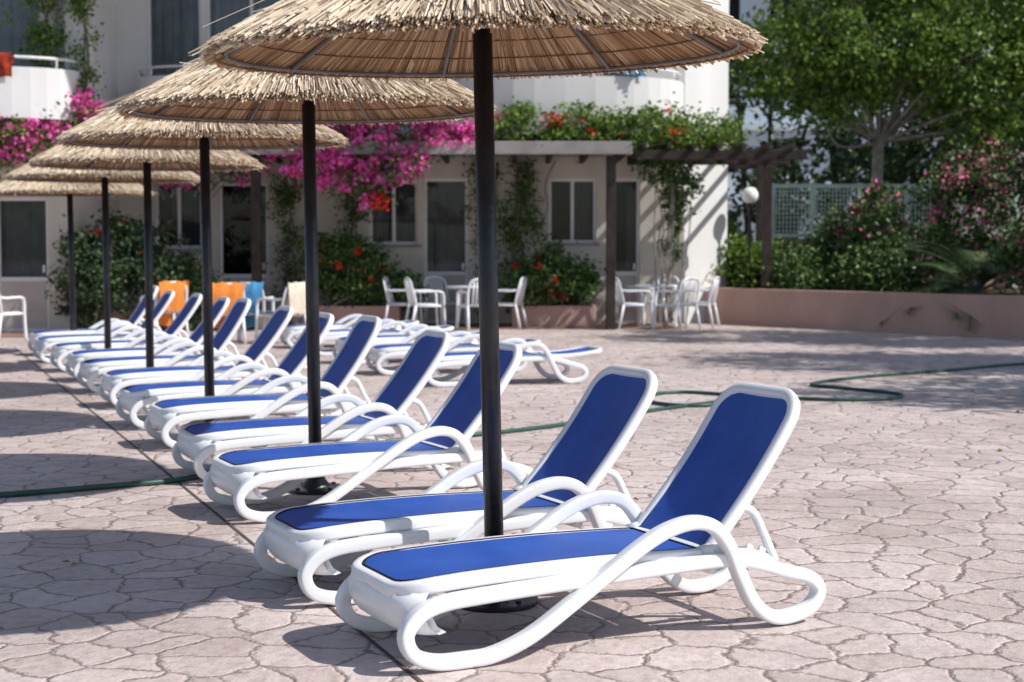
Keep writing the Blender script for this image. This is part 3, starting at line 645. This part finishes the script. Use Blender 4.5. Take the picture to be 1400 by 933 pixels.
bl=[(x,rng.uniform(-1,4),rng.uniform(2,7.5),rng.uniform(1.2,2.0),1.4,rng.uniform(1.2,2.2)) for x in np.linspace(-2.4,14,14)]+[(x,3,2.2,1.6,1.3,2.0) for x in np.linspace(-3.0,16,12)]+[(x,5,rng.uniform(5,9),1.6,1.3,1.8) for x in np.linspace(1.0,15,8)]
obj('foliage',quads('bgf',clumps(bl,860,50,.38),.23,M['leafdk']),e)
m=MB()
for b in bl[:14]: stems(m,(b[0],b[1]+1,0),[(b[0]+rng.uniform(-.5,.5),b[1]+1,b[2]+1),(b[0]-.6,b[1]+1,b[2]+.5)],.12,.04,.3)
obj('trunks',m.mesh('bgt',M['beam'],True),e)
tree('shade_tree',11.9,15.0,0,3.6,[(0,0,5.2,2.2,1.9,1.3),(-1.3,.3,6.4,1.6,1.6,1.0),(1.2,-.6,6.4,1.5,1.5,1.1)],190,50,.28,.17,M['leafdk'],.2)
tree('shade_tree',12.8,19.5,0,4.0,[(0,0,6.2,2.6,2.4,1.6),(-1.6,.5,7.6,2.0,2.0,1.2),(1.2,-.6,7.6,1.8,1.8,1.2)],260,50,.3,.18,M['leafdk'],.22)
tree('shade_tree',12.2,26.0,.5,3.6,[(0,0,5.8,2.2,2.2,1.6),(-1.6,.5,7.2,2.0,2.0,1.2),(1.2,-.6,7.6,1.8,1.8,1.2)],230,50,.3,.18,M['leafdk'],.22)
B=empty('distant_building',(13,75,0)); ops=[(x,x+1.3,z,z+1.4) for x in (-5,-2.5,0,2.5,5) for z in (1.5,4.5,7.5,10.5,13.5)]
m=MB(); wallgrid(m,-7,8,0,17,0,.3,ops); m.box(-7.2,8.2,-.5,-.003,3.2,3.5);m.box(-7.2,8.2,-.5,-.003,6.2,6.5);m.box(-7.2,8.2,-.5,-.003,9.2,9.5);m.box(-7.2,8.2,-.5,-.003,12.2,12.5); m.box(-7,-6.7,.3,10,0,17); m.box(7.7,8,.3,10,0,17); m.box(-7.2,8.2,-.2,10,17.003,17.3)
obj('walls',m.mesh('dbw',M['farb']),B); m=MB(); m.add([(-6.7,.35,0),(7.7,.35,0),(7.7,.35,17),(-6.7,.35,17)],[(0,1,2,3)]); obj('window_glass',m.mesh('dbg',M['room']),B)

# site depth factor for everything placed in plan coordinates above
for o in list(COL.objects):
    if o.parent or o.name in keep or o.name=='ground': continue
    if abs(o.location.y)>.01: o.location.y*=K
    elif o.type=='MESH':
        for v in o.data.vertices: v.co.y*=K

# ------------------------------------------------------------------ light, sky, camera
trav=Vector((-1,.30,-1.08)).normalized()
elev=math.asin(-trav.z)
s=bpy.data.lights.new('sun','SUN'); s.energy=5.0; s.angle=math.radians(.5); s.color=(1,.972,.935)
so=bpy.data.objects.new('sun',s); COL.objects.link(so); so.rotation_euler=trav.to_track_quat('-Z','Y').to_euler(); so.location=(20,-3,20)
w=bpy.data.worlds.new('World'); SC.world=w; w.use_nodes=True; nt=w.node_tree
bg=nt.nodes['Background']; sk=nt.nodes.new('ShaderNodeTexSky'); sk.sky_type='NISHITA'; sk.sun_disc=False
sk.sun_elevation=elev; sk.sun_rotation=math.atan2(-trav.x,-trav.y)
nt.links.new(sk.outputs[0],bg.inputs[0]); bg.inputs[1].default_value=.125
cam=bpy.data.cameras.new('camera'); co=bpy.data.objects.new('camera',cam); COL.objects.link(co)
co.location=(0,0,HCAM); co.rotation_euler=(math.radians(90-3.45),0,0); cam.lens=FPX/1400*36; cam.sensor_width=36; cam.clip_end=1000
cam.dof.use_dof=True; cam.dof.focus_distance=6.1; cam.dof.aperture_fstop=3.6
SC.camera=co
SC.view_settings.view_transform='Standard'; SC.view_settings.look='None'; SC.view_settings.exposure=0
